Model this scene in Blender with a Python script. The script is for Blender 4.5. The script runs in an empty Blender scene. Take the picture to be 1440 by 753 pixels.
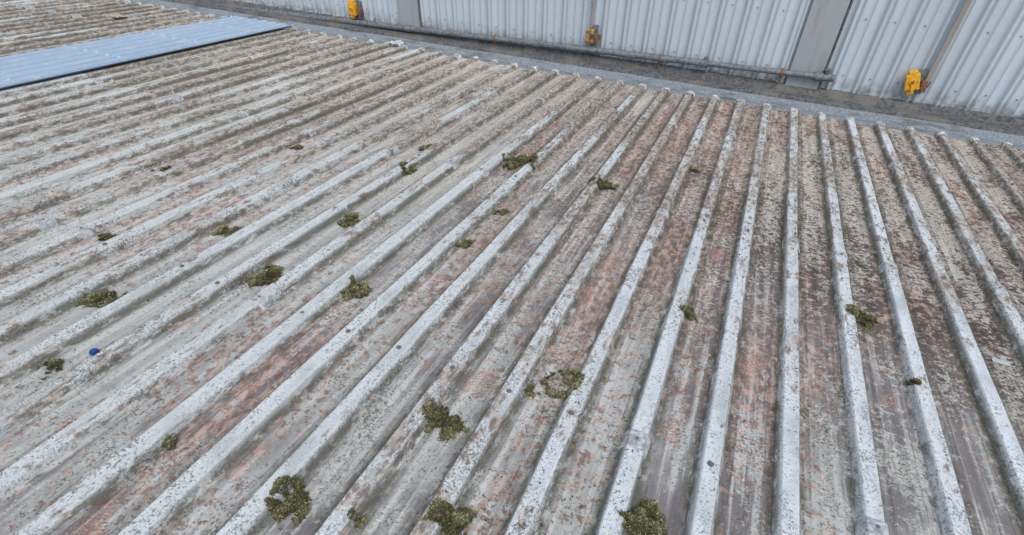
import bpy, math
import numpy as np
from mathutils import Vector, Matrix
rng=np.random.default_rng(7)
H=1.58
PITCH=0.25; PH=0.48; EDGE=5.90; X0,X1=-17.0,9.0; V0=-4.0
RH=0.036
sc=bpy.context.scene
# ------------------------------------------------------------ frames
Xr=Vector((.9121,.2671,-.3111)).normalized()
D=Vector((0,.7587,.6510)).normalized()
Yv=(-D).cross(Xr).normalized(); D=(Yv.cross(Xr)).normalized()*1.0
if D.y<0: D=-D
R1=Vector((.4073,-.5010,.7637)).normalized()
TH=math.asin(R1.dot(D))
Mroof=Matrix.Rotation(-TH,4,'X')
def w(c): c=Vector(c); return Vector((Xr.dot(c),Yv.dot(c),-D.dot(c)))
cam=bpy.data.cameras.new("camera"); camo=bpy.data.objects.new("camera",cam); sc.collection.objects.link(camo)
r,u,b=w((1,0,0)),w((0,-1,0)),w((0,0,-1))
cpos=Mroof@Vector((0,0,H))
M=Matrix(((r.x,u.x,b.x,cpos.x),(r.y,u.y,b.y,cpos.y),(r.z,u.z,b.z,cpos.z),(0,0,0,1)))
camo.matrix_world=M
cam.sensor_width=36; cam.lens=18.75; cam.clip_start=.02; cam.clip_end=2000
sc.camera=camo
# ------------------------------------------------------------ node helpers
class NT:
    def __init__(s,name):
        s.m=bpy.data.materials.new(name); s.m.use_nodes=True; s.t=s.m.node_tree; s.t.nodes.clear()
        s.out=s.t.nodes.new('ShaderNodeOutputMaterial'); s.bs=s.t.nodes.new('ShaderNodeBsdfPrincipled')
        s.t.links.new(s.bs.outputs[0],s.out.inputs[0])
        s.tc=s.t.nodes.new('ShaderNodeTexCoord'); s.co=s.tc.outputs['Object']
    def set(s,sock,v):
        if isinstance(v,bpy.types.NodeSocket): s.t.links.new(v,sock)
        elif v is not None:
            if sock.type=='RGBA' and len(v)==3: v=(*v,1)
            sock.default_value=v
    def math(s,op,a,b=None,c=None,clamp=False):
        n=s.t.nodes.new('ShaderNodeMath'); n.operation=op; n.use_clamp=clamp
        s.set(n.inputs[0],a); s.set(n.inputs[1],b); s.set(n.inputs[2],c); return n.outputs[0]
    def mul(s,a,b): return s.math('MULTIPLY',a,b)
    def add(s,a,b): return s.math('ADD',a,b)
    def sub(s,a,b): return s.math('SUBTRACT',a,b)
    def map(s,vec,scale=(1,1,1),loc=(0,0,0),rot=(0,0,0)):
        n=s.t.nodes.new('ShaderNodeMapping'); s.set(n.inputs[0],vec); n.inputs['Scale'].default_value=scale; n.inputs['Location'].default_value=loc; n.inputs['Rotation'].default_value=rot; return n.outputs[0]
    def noise(s,scale,detail=4,rough=.55,vec=None,loc=0,dist=0):
        n=s.t.nodes.new('ShaderNodeTexNoise'); v=vec if vec is not None else s.co
        if loc: v=s.map(v,loc=(loc,loc*1.7,loc*.6))
        s.set(n.inputs['Vector'],v); n.inputs['Scale'].default_value=scale; n.inputs['Detail'].default_value=detail; n.inputs['Roughness'].default_value=rough; n.inputs['Distortion'].default_value=dist
        return n.outputs[0]
    def step(s,v,lo,hi,a=0.,b=1.):
        n=s.t.nodes.new('ShaderNodeMapRange'); n.interpolation_type='SMOOTHSTEP' if (a,b)==(0.,1.) else 'LINEAR'
        s.set(n.inputs[0],v); s.set(n.inputs[1],lo); s.set(n.inputs[2],hi); s.set(n.inputs[3],a); s.set(n.inputs[4],b); return n.outputs[0]
    def mix(s,f,a,b,mode='MIX'):
        n=s.t.nodes.new('ShaderNodeMix'); n.data_type='RGBA'; n.blend_type=mode
        s.set(n.inputs[0],f); s.set(n.inputs[6],a); s.set(n.inputs[7],b); return n.outputs[2]
    def xyz(s,vec=None):
        n=s.t.nodes.new('ShaderNodeSeparateXYZ'); s.set(n.inputs[0],vec or s.co); return n.outputs
    def white(s,w):
        n=s.t.nodes.new('ShaderNodeTexWhiteNoise'); n.noise_dimensions='1D'; s.set(n.inputs['W'],w); return n.outputs[0]
    def bump(s,hgt,strength=.5,dist=.003,nrm=None):
        n=s.t.nodes.new('ShaderNodeBump'); s.set(n.inputs['Height'],hgt); n.inputs['Strength'].default_value=strength; n.inputs['Distance'].default_value=dist
        if nrm: s.set(n.inputs['Normal'],nrm)
        return n.outputs[0]
    def fin(s,col,rough=.8,nrm=None,metal=0.):
        s.set(s.bs.inputs['Base Color'],col); s.set(s.bs.inputs['Roughness'],rough); s.set(s.bs.inputs['Metallic'],metal)
        if nrm: s.set(s.bs.inputs['Normal'],nrm)
        return s.m
# ------------------------------------------------------------ mesh helpers
def mkobj(name,verts,faces,mat,parent=None,mw=None,smooth=False):
    me=bpy.data.meshes.new(name); me.from_pydata([tuple(v) for v in verts],[],[tuple(f) for f in faces]); me.update()
    o=bpy.data.objects.new(name,me); sc.collection.objects.link(o)
    for m in (mat if isinstance(mat,list) else [mat]): me.materials.append(m)
    if smooth: me.shade_smooth()
    if parent: o.parent=parent
    if mw is not None: o.matrix_world=mw
    return o
def fastmesh(name,V,F,mat,parent=None,mw=None,smooth=False):
    me=bpy.data.meshes.new(name); V=np.asarray(V,dtype=np.float32); F=np.asarray(F,dtype=np.int32); k=F.shape[1]
    me.vertices.add(len(V)); me.vertices.foreach_set('co',V.ravel())
    me.loops.add(F.size); me.loops.foreach_set('vertex_index',F.ravel())
    me.polygons.add(len(F)); me.polygons.foreach_set('loop_start',np.arange(0,F.size,k,dtype=np.int32)); me.polygons.foreach_set('loop_total',np.full(len(F),k,dtype=np.int32))
    me.update(calc_edges=True); me.validate()
    if smooth: me.shade_smooth()
    o=bpy.data.objects.new(name,me); sc.collection.objects.link(o); me.materials.append(mat)
    if parent: o.parent=parent
    if mw is not None: o.matrix_world=mw
    return o
def grid(nx,ny):
    i=np.arange(nx-1)[:,None]; j=np.arange(ny-1)[None,:]
    a=(i*ny+j).ravel(); return np.stack([a,a+ny,a+ny+1,a+1],1)
def vnoise(x,y,seed=0):
    r=np.random.default_rng(seed); T=r.random((256,256))
    xi=np.floor(x).astype(int); yi=np.floor(y).astype(int); fx=x-xi; fy=y-yi
    fx=fx*fx*(3-2*fx); fy=fy*fy*(3-2*fy)
    g=lambda a,b:T[a%256,b%256]
    return (g(xi,yi)*(1-fx)+g(xi+1,yi)*fx)*(1-fy)+(g(xi,yi+1)*(1-fx)+g(xi+1,yi+1)*fx)*fy
def fbm(x,y,seed=0,o=4):
    s=0;a=.5
    for k in range(o): s=s+a*vnoise(x*2**k,y*2**k,seed+k); a*=.5
    return s
def box(verts,faces,c,s,rot=None):
    n=len(verts)
    for sx in (-1,1):
        for sy in (-1,1):
            for sz in (-1,1):
                p=Vector((sx*s[0]/2,sy*s[1]/2,sz*s[2]/2))
                if rot: p=rot@p
                verts.append(p+Vector(c))
    for f in ((0,1,3,2),(4,6,7,5),(0,4,5,1),(2,3,7,6),(0,2,6,4),(1,5,7,3)): faces.append([n+i for i in f])
def tube(verts,faces,p0,p1,r,n=14,r2=None):
    p0=Vector(p0);p1=Vector(p1); d=(p1-p0).normalized(); a=d.orthogonal().normalized(); b2=d.cross(a); s=len(verts); r2=r if r2 is None else r2
    for p,rr in ((p0,r),(p1,r2)):
        for i in range(n):
            t=2*math.pi*i/n; verts.append(p+a*math.cos(t)*rr+b2*math.sin(t)*rr)
    for i in range(n): faces.append([s+i,s+(i+1)%n,s+n+(i+1)%n,s+n+i])
    faces.append([s+i for i in range(n)][::-1]); faces.append([s+n+i for i in range(n)])
def bevel(o,wd=.004,seg=2):
    m=o.modifiers.new('bev','BEVEL'); m.width=wd; m.segments=seg; m.limit_method='ANGLE'
# ------------------------------------------------------------ ROOF MATERIAL
def roof_mat():
    n=NT("weathered_painted_steel"); X,Y,Z=n.xyz()
    k=n.math('DIVIDE',n.sub(X,PH),PITCH)
    pid=n.math('FLOOR',k); rid=n.math('FLOOR',n.add(k,.5))
    fr=n.sub(k,rid); dd=n.mul(n.math('ABSOLUTE',fr),PITCH)
    rib=n.step(Z,.006,.014); top=n.step(Z,.028,.034)
    prand=n.white(n.add(pid,3.3)); rrand=n.white(n.add(rid,91.7))
    vs=n.map(n.co,(1,.22,1)); vs2=n.map(n.co,(1,.45,1)); vt=n.map(n.co,(.8,1,1))
    far=n.step(Y,1.3,4.4,0.,1.01); right=n.step(X,-.9,1.6,0.,1.01); left=n.step(X,-.3,-3.5,0.,1.01)
    frr=n.mul(right,n.step(Y,1.0,3.0,0.,1.01))
    L=n.noise(1.1,2,.5,vs2,3); Mn=n.noise(7,4,.6,vs2,9); Fn=n.noise(38,4,.65,vs2,17); FF=n.noise(130,3,.7,None,5)
    ST=n.noise(34,3,.65,n.map(n.co,(1,.035,1)),31)
    f=n.add(n.mul(L,.9),n.add(n.mul(Mn,.8),n.add(n.mul(left,.24),n.mul(prand,.24))))
    f=n.sub(f,n.add(n.mul(frr,.38),n.mul(far,.12)))
    base=n.mix(n.step(f,.80,1.08),(.235,.218,.222),(.55,.565,.54))
    base=n.mix(n.mul(n.step(n.add(ST,n.mul(Mn,.5)),.72,.9),.85),base,(.55,.56,.555))
    dark=n.step(n.add(n.add(n.mul(Mn,.6),n.mul(L,.5)),n.add(n.mul(frr,.36),n.add(n.mul(far,.12),n.mul(prand,.1)))),.66,.82)
    base=n.mix(n.mul(dark,n.step(n.add(frr,n.mul(far,.7)),0,1,.2,.96)),base,(.085,.060,.055))
    A=n.noise(2.3,2,.5,vs,41); B=n.noise(26,5,.74,vt,43,.3)
    g=n.add(n.add(n.mul(A,.65),n.mul(B,1.1)),n.add(n.mul(far,.06),n.sub(n.mul(right,.04),n.mul(left,.02))))
    red=n.step(g,.935,.985)
    redc=n.mix(n.step(Fn,.40,.60),(.22,.13,.105),(.58,.42,.345))
    col=n.mix(n.mul(red,.82),base,redc)
    nn=n.t.nodes.new('ShaderNodeTexNoise'); n.set(nn.inputs[0],n.co); nn.inputs['Scale'].default_value=18; nn.inputs['Detail'].default_value=4
    sc2=n.t.nodes.new('ShaderNodeVectorMath'); sc2.operation='SCALE'; n.set(sc2.inputs[0],nn.outputs['Color']); sc2.inputs['Scale'].default_value=.12
    dv=n.t.nodes.new('ShaderNodeVectorMath'); dv.operation='ADD'; n.set(dv.inputs[0],n.co); n.set(dv.inputs[1],sc2.outputs[0]); dco=dv.outputs[0]
    vc=n.t.nodes.new('ShaderNodeTexVoronoi'); n.set(vc.inputs[0],n.map(dco,(1,.75,0))); vc.inputs['Scale'].default_value=5.2
    vr=n.xyz(vc.outputs['Color'])[0]
    pm=n.step(n.sub(n.mul(n.sub(vr,.36),.62),vc.outputs['Distance']),-.03,.03)
    wv=n.t.nodes.new('ShaderNodeTexWave'); n.set(wv.inputs[0],n.map(n.co,(1,1,0),rot=(0,0,.9))); wv.inputs['Scale'].default_value=26; wv.inputs['Distortion'].default_value=8; wv.inputs['Detail'].default_value=2
    pm=n.mul(pm,n.step(n.add(n.mul(wv.outputs['Fac'],.35),B),.54,.78))
    col=n.mix(n.mul(pm,.9),col,n.mix(n.step(FF,.38,.62),(.25,.13,.10),(.60,.40,.32)))
    C=n.noise(52,5,.78,vt,57,.2)
    g=n.add(n.add(n.mul(C,.9),n.mul(A,-.25)),n.add(n.mul(Mn,.5),n.add(n.mul(far,.075),n.add(n.mul(frr,-.005),n.mul(left,.025)))))
    cr=n.step(g,.63,.675)
    cc=n.mix(far,n.mix(n.step(FF,.3,.7),(.44,.45,.41),(.66,.68,.64)),n.mix(n.step(FF,.3,.7),(.50,.445,.375),(.80,.745,.66)))
    col=n.mix(n.mul(cr,.88),col,cc)
    col=n.mix(.8,col,n.mix(n.step(ST,.36,.64),(.78,.775,.775),(1.15,1.15,1.15)),'MULTIPLY')
    # rib paint
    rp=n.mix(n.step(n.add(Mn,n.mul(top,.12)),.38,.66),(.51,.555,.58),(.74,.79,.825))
    rp=n.mix(n.mul(left,.5),rp,(.61,.63,.58))
    R1_=n.noise(20,6,.72,vs2,81); R2_=n.noise(1.9,2,.5,n.map(n.co,(1,.6,1)),83)
    chip=n.add(n.add(n.mul(R1_,.9),n.mul(R2_,.5)),n.add(n.mul(far,.14),n.mul(rrand,.09)))
    chip=n.sub(chip,n.mul(top,.035))
    ribc=n.mix(n.mul(n.step(chip,.75,.83),.88),rp,n.mix(n.step(Fn,.42,.60),(.20,.145,.12),(.58,.51,.44)))
    ribc=n.mix(n.mul(n.step(n.add(n.mul(R1_,-.8),n.add(n.mul(FF,.9),n.mul(R2_,.35))),.27,.37),.58),ribc,(.14,.13,.11))
    ribc=n.mix(n.sub(.18,n.mul(top,.18)),ribc,(.17,.16,.15))  # flank dirt tint, also paints side shading into the colour below the crest
    col=n.mix(rib,col,ribc)
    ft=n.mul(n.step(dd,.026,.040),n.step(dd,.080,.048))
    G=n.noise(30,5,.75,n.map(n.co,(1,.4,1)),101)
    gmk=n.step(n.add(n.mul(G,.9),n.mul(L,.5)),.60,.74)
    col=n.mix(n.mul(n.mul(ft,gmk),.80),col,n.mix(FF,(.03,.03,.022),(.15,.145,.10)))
    sw=n.mul(n.step(n.math('ABSOLUTE',n.sub(dd,.074)),.006,.002),n.step(G,.42,.6))
    col=n.mix(n.mul(sw,.45),col,(.10,.09,.08))
    P=n.step(n.add(n.mul(n.noise(90,4,.78,None,111),.85),n.mul(Mn,.35)),.655,.71)
    col=n.mix(n.mul(P,.75),col,(.06,.052,.04))
    shr=n.white(n.math('FLOOR',n.sub(X,PH-.05)))
    col=n.mix(.3,col,n.mix(shr,(.85,.85,.85),(1.15,1.15,1.15)),'MULTIPLY')
    nrm=n.bump(n.add(C,n.mul(FF,.5)),.75,.008)
    return n.fin(col,.8,nrm)
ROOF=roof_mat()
# ------------------------------------------------------------ ROOF GEOMETRY
prof=[(-.046,0),(-.0445,.0015),(-.0265,RH-.001),(-.024,RH+.001),(-.019,RH-.0015),(.019,RH-.0015),(.024,RH+.001),(.0265,RH-.001),(.0445,.0015),(.046,0),
      (.070,0),(.075,.0032),(.082,.0032),(.087,0),(.125,0),(.163,0),(.168,.0032),(.175,.0032),(.180,0)]
k0=math.ceil((X0-PH)/PITCH); k1=math.floor((X1-PH)/PITCH)
def sheet(ka,kb,va,vb,dz,name,mat,parent=None,prof=prof,step=.05,wob=1.0):
    xs=[];zs=[]
    for k in range(ka,kb+1):
        for (px,pz) in prof:
            if k==kb and px>.05: break
            xs.append(PH+k*PITCH+px); zs.append(pz+(.003 if (k%4==0 and -.03<px<.040 and pz>.002) else 0))
    xs=np.array(xs); zs=np.array(zs); vs=np.arange(va,vb+1e-6,step); vs[-1]=vb
    Xg,Vg=np.meshgrid(xs,vs,indexing='ij'); Zg=np.repeat(zs[:,None],len(vs),1)
    Zg=Zg+dz+wob*(.008*(fbm(Xg*1.3,Vg*.7,3)-.5)+.0035*(fbm(Xg*9,Vg*5,8)-.5))
    kk=np.floor((Xg-PH)/PITCH+.5)
    Xg=Xg+wob*(.012*(fbm(kk*7.3,Vg*.9,21)-.5)+.004*(fbm(kk*3.3,Vg*9,25)-.5))
    Vg[:,-1]+=.03*(fbm(Xg[:,-1]*3,Xg[:,-1]*0,31)-.5)*wob
    V=np.stack([Xg,Vg,Zg],-1).reshape(-1,3)
    return fastmesh(name,V,grid(len(xs),len(vs)),mat,parent,Mroof if parent is None else None,False)
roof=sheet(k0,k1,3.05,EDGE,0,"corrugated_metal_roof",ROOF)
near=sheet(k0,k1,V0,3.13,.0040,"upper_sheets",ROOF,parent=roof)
# ------------------------------------------------------------ screws + sealant collars
gm=NT("lead_grey_sealant"); SEAL=gm.fin(gm.mix(gm.step(gm.noise(40,5,.7),.35,.65),(.26,.27,.275),(.60,.63,.65)),.7,gm.bump(gm.noise(90,4,.6),.6,.004))
gm=NT("rusty_screw"); SCREW=gm.fin(gm.mix(gm.noise(150,3),(.10,.06,.04),(.36,.36,.35)),.5,None,.4)
V=[];F=[];V2=[];F2=[]
for row in (-.42,1.31,3.08,4.80):
    for k in range(k0,k1+1):
        if rng.random()<.12: continue
        x=PH+k*PITCH+rng.normal(0,.002); v=row+rng.normal(0,.012); z=RH+.004
        tube(V,F,(x,v,z-.004),(x,v,z+.002),.011,10); tube(V,F,(x,v,z+.002),(x,v,z+.009),.0055,6)
        if rng.random()<.5:
            L=rng.uniform(.025,.055); e=.006
            pr=[(-.048,.004),(-.0285,RH-.001+e),(-.022,RH+e+.001),(.022,RH+e+.001),(.0285,RH-.001+e),(.048,.004)]
            s=len(V2); vs_=[v-L,v-L*.8,v+L*.8,v+L]
            for i,vv in enumerate(vs_):
                for (px,pz) in pr:
                    ez=.0 if i in(1,2) else -.005
                    V2.append((x+px+rng.normal(0,.0015),vv+rng.normal(0,.005),max(pz+ez+rng.normal(0,.0008),.0)))
            for i in range(3):
                for j in range(5): a=s+i*6+j; F2.append((a,a+1,a+7,a+6))
mkobj("roof_screws",V,F,SCREW,parent=roof)
mkobj("sealant_collars",V2,F2,SEAL,parent=roof)
V=[];F=[]
for k in range(k0,k1+1):
    x=PH+k*PITCH; s=len(V); n1=7; L=rng.uniform(.03,.075); sw=rng.uniform(.9,1.2)
    for i,(vv,scl) in enumerate(((EDGE-L,.98),(EDGE-L*.4,1.08),(EDGE+.012,1.12),(EDGE+.03,.75),(EDGE+.034,.1))):
        for j in range(n1):
            t=math.pi*j/(n1-1); V.append((x-math.cos(t)*.040*scl*sw+rng.normal(0,.002),vv+rng.normal(0,.004),-.004+math.sin(t)**.6*(RH+.008)*scl+rng.normal(0,.0015)))
    for i in range(4):
        for j in range(n1-1): a=s+i*n1+j; F.append((a,a+1,a+n1+1,a+n1))
gm=NT("pale_sealant"); PALE=gm.fin(gm.mix(gm.step(gm.noise(30,5,.7),.4,.62),(.30,.27,.23),(.74,.77,.78)),.8,gm.bump(gm.noise(60,4),.7,.006))
mkobj("rib_end_closures",V,F,PALE,parent=roof,smooth=True)
# ------------------------------------------------------------ blue replacement sheet
n=NT("blue_coated_steel"); X,Y,Z=n.xyz()
c=n.mix(n.noise(3,4,.6,n.map(n.co,(1,.3,1))),(.31,.43,.57),(.42,.53,.66))
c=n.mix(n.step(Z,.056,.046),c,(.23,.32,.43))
c=n.mix(n.mul(n.step(n.noise(26,5,.7,n.map(n.co,(1,.3,1)),5),.50,.68),.5),c,(.58,.63,.66))
c=n.mix(n.mul(n.step(n.noise(50,4,.7,None,15),.60,.68),.5),c,(.18,.17,.15))
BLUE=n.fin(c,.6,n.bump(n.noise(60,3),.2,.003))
xa,xb=-6.78,-5.76
N=80; xs=np.linspace(xa,xb,N*2+1); ph=(xs-xa)/((xb-xa)/6.0)%1
tri=np.clip((np.abs(ph-.5)*2-.35)/.3,0,1); zs=.040+tri*.032
vs_=np.arange(V0+.3,EDGE+.06,.12)
Xg,Vg=np.meshgrid(xs,vs_,indexing='ij'); Zg=np.repeat(zs[:,None],len(vs_),1)+.004*(fbm(Xg*3,Vg*1.5,5)-.5)
Vv=np.stack([Xg,Vg,Zg],-1).reshape(-1,3)
blue=fastmesh("blue_roof_sheet",Vv,grid(len(xs),len(vs_)),BLUE,None,Mroof)
V=[];F=[]
for v in (-.4,.6,1.6,2.6,3.6,4.5,5.3,5.8):
    for j in range(6):
        x=xa+(xb-xa)*j/6+.005; tube(V,F,(x,v,.070),(x,v,.080),.018,10)
gm=NT("pale_washer"); mkobj("sheet_fixings",V,F,gm.fin((.6,.64,.66),.5),parent=blue)
# ------------------------------------------------------------ GUTTER + WALL (world frame)
ez=(Mroof@Vector((0,EDGE,0))); ey,ezz=ez.y,ez.z
WY=6.45+cpos.y
def extr(name,prof,mat,xa,xb,dx=.25,parent=None,wob=0.0):
    xs=np.arange(xa,xb+1e-6,dx); P=np.array(prof)
    V=np.zeros((len(xs),len(P),3)); V[:,:,0]=xs[:,None]; V[:,:,1]=P[None,:,0]; V[:,:,2]=P[None,:,1]
    V[:,:,2]+=wob*(fbm(V[:,:,0]*2.1,V[:,:,1]*3,44)-.5); V[:,:,1]+=wob*(fbm(V[:,:,0]*1.7,V[:,:,2]*3,48)-.5)
    return fastmesh(name,V.reshape(-1,3),grid(len(xs),len(P)),mat,parent)
n=NT("gutter_felt"); X,Y,Z=n.xyz()
g=n.noise(60,5,.8); c=n.mix(n.step(g,.38,.62),(.13,.155,.18),(.35,.40,.445))
c=n.mix(n.mul(n.step(n.noise(6,5,.65,n.map(n.co,(.5,1,1)),4),.52,.64),.65),c,(.11,.105,.095))
c=n.mix(n.mul(n.step(n.noise(35,5,.7,None,14),.58,.66),.8),c,(.52,.50,.45))
FELT=n.fin(c,.9,n.bump(g,.8,.006))
n=NT("dark_flashing"); g=n.noise(30,5,.7)
c=n.mix(n.step(g,.35,.65),(.045,.047,.05),(.135,.14,.145)); c=n.mix(n.mul(n.step(n.noise(5,4,.6,None,9),.5,.6),.6),c,(.17,.16,.14))
DARK=n.fin(c,.8,n.bump(g,.6,.006))
gut=extr("box_gutter",[(ey-.12,ezz-.045),(ey-.02,ezz-.02),(ey+.06,ezz-.022),(ey+.17,ezz-.026),(ey+.20,ezz-.070),(ey+.32,ezz-.082),(ey+.53,ezz-.078)],FELT,X0,X1,.08,None,.016)
extr("wall_flashing",[(ey+.525,ezz-.082),(ey+.535,ezz-.050),(ey+.62,ezz-.048),(WY-.075,ezz-.055),(WY-.06,ezz-.02),(WY-.045,ezz+.0),(WY+.02,ezz+.005)],DARK,X0,X1,.08,gut,.010)
n=NT("pale_blue_cladding"); X,Y,Z=n.xyz()
st=n.noise(9,4,.6,n.map(n.co,(1,1,.12)),3)
c=n.mix(st,(.43,.50,.57),(.55,.62,.685))
pr=n.white(n.math('FLOOR',X)); c=n.mix(.5,c,n.mix(pr,(.88,.88,.88),(1.1,1.1,1.1)),'MULTIPLY')
c=n.mix(n.mul(n.step(n.noise(16,5,.7,n.map(n.co,(1,1,.1)),13),.57,.75),.35),c,(.30,.295,.285))
low=n.step(Z,ezz+.20,ezz-.02)
c=n.mix(n.mul(low,n.step(n.noise(12,5,.7,None,23),.35,.65)),c,(.20,.195,.18))
c=n.mix(n.mul(n.step(n.noise(70,3,.6,None,33),.64,.70),.5),c,(.28,.25,.22))
CLAD=n.fin(c,.5,n.bump(n.noise(4,3,.5,n.map(n.co,(1,1,.3))),.15,.02))
xs=[];ys=[]; wp=.25; x=X0+.02
while x<X1:
    for px,py in ((0,0),(.006,-.024),(.026,-.024),(.032,0),(.052,0),(.058,-.022),(.074,-.022),(.080,0),(.150,0),(.153,-.005),(.160,-.005),(.163,0)):
        xs.append(x+px); ys.append(WY+py)
    x+=wp
zz=np.array([-6,-2,ezz-.1,ezz+.1,0.0,1.0,2.6]); xs=np.array(xs); ys=np.array(ys)
V=np.zeros((len(xs),len(zz),3)); V[:,:,0]=xs[:,None]; V[:,:,1]=ys[:,None]; V[:,:,2]=zz[None,:]
wall=fastmesh("metal_clad_wall",V.reshape(-1,3),grid(len(xs),len(zz)),CLAD)
V=[];F=[]; box(V,F,((X0+X1)/2,WY+.17,-1.7),(X1-X0,.3,8.6)); mkobj("wall_core",V,F,DARK,wall)
V=[];F=[]; box(V,F,((X0+X1)/2,WY+.12,2.64),(X1-X0+.1,.5,.08)); mkobj("wall_coping",V,F,CLAD,wall)
n=NT("grey_plain_panel"); c=n.mix(n.noise(6,5,.65,n.map(n.co,(1,1,.25))),(.27,.295,.315),(.38,.405,.425)); c=n.mix(n.mul(n.step(n.noise(9,5,.7,n.map(n.co,(1,1,.15)),3),.5,.7),.5),c,(.22,.22,.21)); GREYP=n.fin(c,.55)
for a,bb in ((.37,.69),(-4.57,-4.24)):
    V=[];F=[]; box(V,F,((a+bb)/2,WY-.034,.95+ezz/2+.09),(bb-a,.03,2.5-ezz)); o=mkobj("plain_panel",V,F,GREYP,wall); bevel(o,.006)
    V=[];F=[]; box(V,F,(bb+.014,WY-.028,.95+ezz/2+.09),(.018,.05,2.5-ezz)); mkobj("panel_shadow_gap",V,F,DARK,wall)  # dark strip added to stand in for the shadow gap beside the panel
V=[];F=[]; x=X0+.02+.115
while x<X1:
    for z in (ezz+.16,.02,.9,1.8): tube(V,F,(x,WY+.001,z),(x,WY-.007,z),.007,8)
    x+=wp
mkobj("wall_screws",V,F,SCREW,wall)
# ------------------------------------------------------------ PIPE
n=NT("weathered_galvanised"); c=n.mix(n.step(n.noise(25,5,.7),.35,.65),(.10,.107,.118),(.22,.24,.26)); GALV=n.fin(c,.6,n.bump(n.noise(50,4),.4,.003),.2)
n=NT("rust"); RUST=n.fin(n.mix(n.noise(60,5,.7),(.10,.045,.025),(.30,.16,.09)),.9,n.bump(n.noise(90,4),.7,.004))
def pz(x): return -.545+.027*(x-.72)
V=[];F=[]; PY=WY-.09
tube(V,F,(-10.5,PY,pz(-10.5)),(-.50,PY,pz(-.5)),.036,18)
tube(V,F,(-.52,PY,pz(-.52)),(.66,PY,pz(.66)),.030,18)
for x in (-9.2,-6.9,-4.4,-2.5,-1.3,-.50,.66): tube(V,F,(x-.035,PY,pz(x)),(x+.035,PY,pz(x)),.044,18)
tube(V,F,(.60,PY,pz(.6)),(.80,PY,pz(.80)),.038,18); tube(V,F,(.72,PY,pz(.72)),(.72,PY,pz(.72)+.075),.022,14); tube(V,F,(.72,PY,pz(.72)+.07),(.72,PY,pz(.72)+.085),.034,14)
tube(V,F,(-.5,PY,pz(-.5)),(-.5,PY,pz(-.5)+.07),.018,12)
pipe=mkobj("drain_pipe",V,F,GALV); bevel(pipe,.002,1)
V=[];F=[]
for x in (-8.5,-5.6,-3.1,-1.0,.3):
    tube(V,F,(x-.012,PY,pz(x)),(x+.012,PY,pz(x)),.045,16); box(V,F,(x,PY+.05,pz(x)),(.03,.08,.02)); box(V,F,(x,PY+.01,pz(x)-.06),(.02,.02,.10))
mkobj("pipe_clips",V,F,RUST,pipe)
# ------------------------------------------------------------ YELLOW BRACKETS
n=NT("yellow_paint"); YEL=n.fin(n.mix(n.step(n.noise(40,5,.7),.53,.66),(.76,.38,.02),(.30,.14,.03)),.5,n.bump(n.noise(60,4),.3,.003))
n=NT("tarnished_yellow_paint"); YEL2=n.fin(n.mix(n.step(n.noise(40,5,.7),.45,.6),(.50,.30,.06),(.22,.14,.07)),.6,n.bump(n.noise(60,4),.3,.003))
n=NT("brown_strap"); BRN=n.fin(n.mix(n.noise(20,5,.7,n.map(n.co,(1,1,.2))),(.20,.175,.16),(.38,.35,.33)),.7)
def bracket(x,z,kind):
    e=bpy.data.objects.new("yellow_strap_bracket",None); sc.collection.objects.link(e); e.location=(x,WY-.03,z)
    R=Matrix.Rotation({0:.05,1:0,2:-.30}[kind],3,'Y')
    def P(name,V,F,m,bv=.004):
        o=mkobj(name,V,F,m,e)
        if bv: bevel(o,bv)
    V=[];F=[]; box(V,F,(0.04,-.012,0),(.13 if kind!=1 else .09,.008,.24),R); P("back_plate",V,F,GALV)
    if kind!=1:
        V=[];F=[]; box(V,F,R@Vector((-.02,-.055,.01)),(.12,.075,.16),R); box(V,F,R@Vector((-.02,-.06,.10)),(.075,.06,.05),R); box(V,F,R@Vector((-.03,-.062,-.085)),(.06,.05,.05),R)
        P("body",V,F,YEL,.010)
        V=[];F=[]; tube(V,F,R@Vector((-.02,-.088,.02)),R@Vector((-.02,-.104,.02)),.030,18); box(V,F,R@Vector((-.02,-.10,-.03)),(.022,.010,.10),R); P("cam_lever",V,F,YEL,.002)
        V=[];F=[]; tube(V,F,R@Vector((-.02,-.10,.02)),R@Vector((-.02,-.112,.02)),.014,12); tube(V,F,R@Vector((-.05,-.09,-.06)),R@Vector((-.05,-.10,-.06)),.010,8); tube(V,F,R@Vector((.015,-.09,-.06)),R@Vector((.015,-.10,-.06)),.010,8); P("bolts",V,F,RUST,0)
    else:
        V=[];F=[]; box(V,F,(-.03,-.045,-.01),(.035,.05,.17)); box(V,F,(.022,-.045,.05),(.045,.045,.055)); box(V,F,(.025,-.045,-.06),(.035,.045,.045)); P("body",V,F,YEL2,.008)
        V=[];F=[]; tube(V,F,(-.05,-.08,-.06),(.06,-.08,-.06),.010,10); tube(V,F,(-.03,-.07,.05),(-.03,-.085,.05),.016,12); P("bolts",V,F,RUST,0)
    V=[];F=[]; box(V,F,(.085,-.04,0),(.05,.05,.05)); tube(V,F,(.05,-.06,-.05),(.12,-.06,-.03),.009,8); tube(V,F,(.12,-.06,-.03),(.125,-.06,.03),.009,8); tube(V,F,(.085,-.06,-.10),(.085,-.06,.0),.010,8)
    P("rusty_clamp",V,F,RUST,.002)
    V=[];F=[]
    if kind==2: box(V,F,(.105,-.035,1.5),(.045,.012,3.0-.05))
    elif kind==1: tube(V,F,(.0,-.035,.10),(.0,-.035,2.9),.017,12); tube(V,F,(-.0,-.035,.35),(-.0,-.035,.40),.024,12)
    else: box(V,F,(.03,-.035,1.5),(.03,.012,2.85))
    P("vertical_strap",V,F,BRN,.002)
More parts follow.
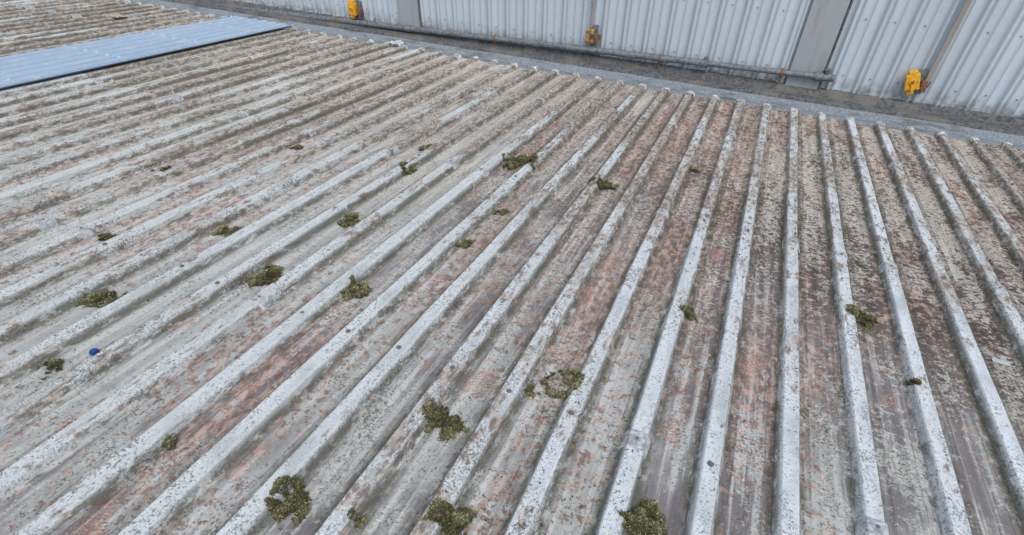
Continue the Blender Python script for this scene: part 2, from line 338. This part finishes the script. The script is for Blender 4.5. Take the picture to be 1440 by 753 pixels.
bracket(-5.27,-.545,0); bracket(-1.85,-.46,1); bracket(1.50,-.475,2)
# ------------------------------------------------------------ MOSS
n=NT("moss"); at=n.t.nodes.new('ShaderNodeAttribute'); at.attribute_name='tint'; t=at.outputs['Fac']
c=n.mix(n.step(t,0,.55,0.,1.01),(.028,.027,.014),(.125,.122,.052)); c=n.mix(n.step(t,.55,1.0,0.,1.01),c,(.42,.41,.24))
MOSS=n.fin(c,.95)
def tufts(P,size,tint,name,parent=None,blades=4,up=.9):
    n_=len(P); P=np.repeat(P,blades,0); S=np.repeat(size,blades); T=np.repeat(tint,blades)+rng.normal(0,.18,n_*blades)
    m=len(P); az=rng.uniform(0,2*math.pi,m); el=rng.uniform(.1,1.35,m)*up
    d=np.stack([np.cos(az)*np.cos(el),np.sin(az)*np.cos(el),np.sin(el)],1)
    s=np.stack([-np.sin(az),np.cos(az),rng.normal(0,.3,m)],1)
    L=(S*rng.uniform(.6,1.3,m))[:,None]; wd=L*rng.uniform(.18,.4,m)[:,None]
    base=P+rng.normal(0,1,(m,3))*L*.25
    q=np.stack([base-s*wd*.5,base+d*L*.55-s*wd,base+d*L,base+d*L*.5+s*wd],1)
    V=q.reshape(-1,3); F=np.arange(m*4).reshape(-1,4)
    o=fastmesh(name,V,F,MOSS,parent,Mroof if parent is None else None)
    a=o.data.attributes.new('tint','FLOAT','POINT'); a.data.foreach_set('value',np.clip(np.repeat(T,4)+np.tile([-.25,0,.25,0],m),0,1).astype(np.float32))
    return o
def ribz(x):
    d=np.abs(((x-PH)/PITCH+.5)%1-.5)*PITCH
    return np.clip((.045-d)/.020,0,1)*RH+.003
cl=[(-.95,.62,.085,1),(-.46,.78,.080,1),(.07,1.04,.085,1),(-.69,1.10,.085,1),(-.36,1.48,.090,2),(-1.44,1.60,.085,.9),(-1.89,1.48,.095,1),(-2.40,1.03,.09,1),(-2.16,.66,.07,.6),(-1.90,2.11,.08,.8),
(-2.41,1.70,.07,.8),(-2.88,1.36,.07,.8),(-1.37,3.39,.16,.8),(.80,2.52,.08,.7),(.04,2.16,.06,.8),(-1.18,2.21,.09,.5),(-.73,.66,.04,.5),(-2.09,3.27,.09,.45),(-.70,3.30,.13,.45),(-1.17,2.64,.08,.45),
(-.45,1.38,.05,.5),(-1.98,2.85,.1,.4),(-2.9,2.8,.06,.5),(-3.32,2.04,.10,.3),(-1.46,.60,.06,.25),(-2.5,.45,.07,.3),(.95,2.1,.04,.25),(-.2,3.9,.08,.25)]
PP=[];SS=[];TT=[]
for (x,v,R,dn) in cl:
    asp=rng.uniform(.65,1.0); rot=rng.uniform(-.4,.4)+1.2; ring=dn==2; dn=min(dn,1)
    if dn>=.6: R*=1.25
    nn=int(3400*(R/.085)**2)
    th=rng.uniform(0,2*math.pi,nn); rr=np.sqrt(rng.random(nn))*1.15
    edge=1+.8*(fbm(np.cos(th)*1.8+x*9+50,np.sin(th)*1.8+v*7+50,60)-.5)*2
    if ring: edge=1+.25*(edge-1)
    lx=np.cos(th)*rr*R*.78*edge; ly=np.sin(th)*rr*R*asp*edge
    gx=x+lx*math.cos(rot)-ly*math.sin(rot)*.9; gy=v+lx*math.sin(rot)+ly*math.cos(rot)
    lump=fbm(gx*34+50,gy*34+50,70,3)/.875
    keep=(lump>.30+.40*np.clip(rr,0,1.2)**3+.25*(1-dn))
    if ring: keep=(lump>.36+.25*rr**6)&((rr>.74+.7*(lump-.5))|(rng.random(nn)<.02)|(lump>.66))
    hh=(1-np.clip(rr,0,1)**2)*R*.17*(.1+1.9*lump**1.5) if not ring else .014*lump
    z=ribz(gx)+hh*rng.uniform(.35,1,nn)
    PP.append(np.stack([gx,gy,z],1)[keep]); SS.append(np.full(keep.sum(),.0070+.001*v)); TT.append((-.36+1.35*lump+.3*rng.random(nn)-.1)[keep])
moss=tufts(np.concatenate(PP),np.concatenate(SS),np.concatenate(TT),"moss_clumps",blades=3)
NC=260000
x=rng.uniform(-9,4,NC); v=rng.uniform(-.3,5.9,NC)
dens=fbm(x*2.2+50,v*.9+50,80,4)/.94+.55*(fbm(x*13+200,v*7+90,86,3)-.44)
side=((x-PH)/PITCH+.5)%1-.5; d=np.abs(side)*PITCH
w_=np.exp(-((d-.050)/.012)**2)*.17+.02*(side<0)
thr=.695-w_-.012*np.clip(v-2,0,3)+.02*np.clip(-x-3,0,2)
k=dens>thr; k&=rng.random(NC)<.6
x=x[k];v=v[k]; P=np.stack([x,v,ribz(x)-.001],1)
tufts(P,rng.uniform(.003,.009,len(x))*(1+.10*v),.0+.55*rng.random(len(x)),"moss_crumbs",moss,blades=2,up=.7)
# ------------------------------------------------------------ small debris
V=[];F=[]; tube(V,F,(0,0,0),(0,0,.012),.016,16); tube(V,F,(0,0,.012),(0,0,.016),.014,16)
n=NT("blue_plastic"); o=mkobj("bottle_cap",V,F,n.fin((.02,.06,.24),.4)); o.matrix_world=Mroof@Matrix.Translation((-2.10,.78,.006))
def scrap(name,x,v,z,sx,sy,mat,cr=.02,seed=1):
    N=14; a=np.linspace(-1,1,N); X_,Y_=np.meshgrid(a,a,indexing='ij')
    ir=1+.35*(fbm(X_*1.5+seed,Y_*1.5,seed)-.5)
    V=np.stack([x+X_*sx*ir,v+Y_*sy*ir,z+cr*fbm(X_*2.5+seed*3,Y_*2.5,seed+5,3)],-1).reshape(-1,3)
    return fastmesh(name,V,grid(N,N),mat,None,Mroof)
n=NT("wet_cardboard"); CB=n.fin(n.mix(n.noise(30,4),(.36,.27,.18),(.52,.43,.32)),.9)
n=NT("pale_plastic_film"); PF=n.fin(n.mix(n.noise(20,4),(.40,.42,.42),(.66,.67,.66)),.5)
scrap("cardboard_scrap",-8.0,5.03,.03,.14,.09,CB,.05,2)
scrap("plastic_scrap",1.35,2.47,.004,.035,.017,PF,.010,3)
scrap("plastic_wrapper",-4.15,5.93,.0,.10,.07,PF,.10,4)
# ------------------------------------------------------------ building below + ground
n=NT("brick"); bt=n.t.nodes.new('ShaderNodeTexBrick'); n.set(bt.inputs[0],n.map(n.co,(1,1,1),rot=(math.pi/2,0,0))); bt.inputs['Scale'].default_value=4; bt.inputs['Color1'].default_value=(.25,.10,.06,1); bt.inputs['Color2'].default_value=(.32,.15,.09,1); bt.inputs['Mortar'].default_value=(.35,.33,.3,1)
BR=n.fin(bt.outputs[0],.9)
V=[];F=[]; box(V,F,((X0+X1)/2,(V0+ey)/2+.1,-3.55),(X1-X0-.4,ey-V0-.5,4.9)); mkobj("brick_warehouse",V,F,BR)
n=NT("concrete_yard"); CY=n.fin(n.mix(n.noise(.6,6,.6),(.14,.14,.135),(.26,.255,.245)),.9)
mkobj("ground",[(-600,-600,-6),(600,-600,-6),(600,600,-6),(-600,600,-6)],[(0,1,2,3)],CY)
# ------------------------------------------------------------ LIGHT
wd=bpy.data.worlds.new("World"); sc.world=wd; wd.use_nodes=True; t=wd.node_tree; t.nodes.clear()
sk=t.nodes.new('ShaderNodeTexSky'); sk.sky_type='NISHITA'; sk.sun_disc=False; sk.sun_elevation=math.radians(55); sk.sun_rotation=math.radians(150); sk.air_density=1.2; sk.dust_density=2.5
hs=t.nodes.new('ShaderNodeHueSaturation'); hs.inputs['Saturation'].default_value=.6
bg=t.nodes.new('ShaderNodeBackground'); bg.inputs['Strength'].default_value=.15; ow=t.nodes.new('ShaderNodeOutputWorld')
t.links.new(sk.outputs[0],hs.inputs['Color']); t.links.new(hs.outputs[0],bg.inputs[0]); t.links.new(bg.outputs[0],ow.inputs[0])
sl=bpy.data.lights.new("sun",'SUN'); sl.energy=1.5; sl.angle=math.radians(30); sl.color=(1,.985,.965)
so=bpy.data.objects.new("sun",sl); sc.collection.objects.link(so)
el,azm=math.radians(55),math.radians(150)
dirv=Vector((math.sin(azm)*math.cos(el),math.cos(azm)*math.cos(el),math.sin(el)))
so.rotation_euler=dirv.to_track_quat('Z','Y').to_euler()
sc.view_settings.view_transform='Standard'; sc.view_settings.look='None'; sc.view_settings.exposure=0
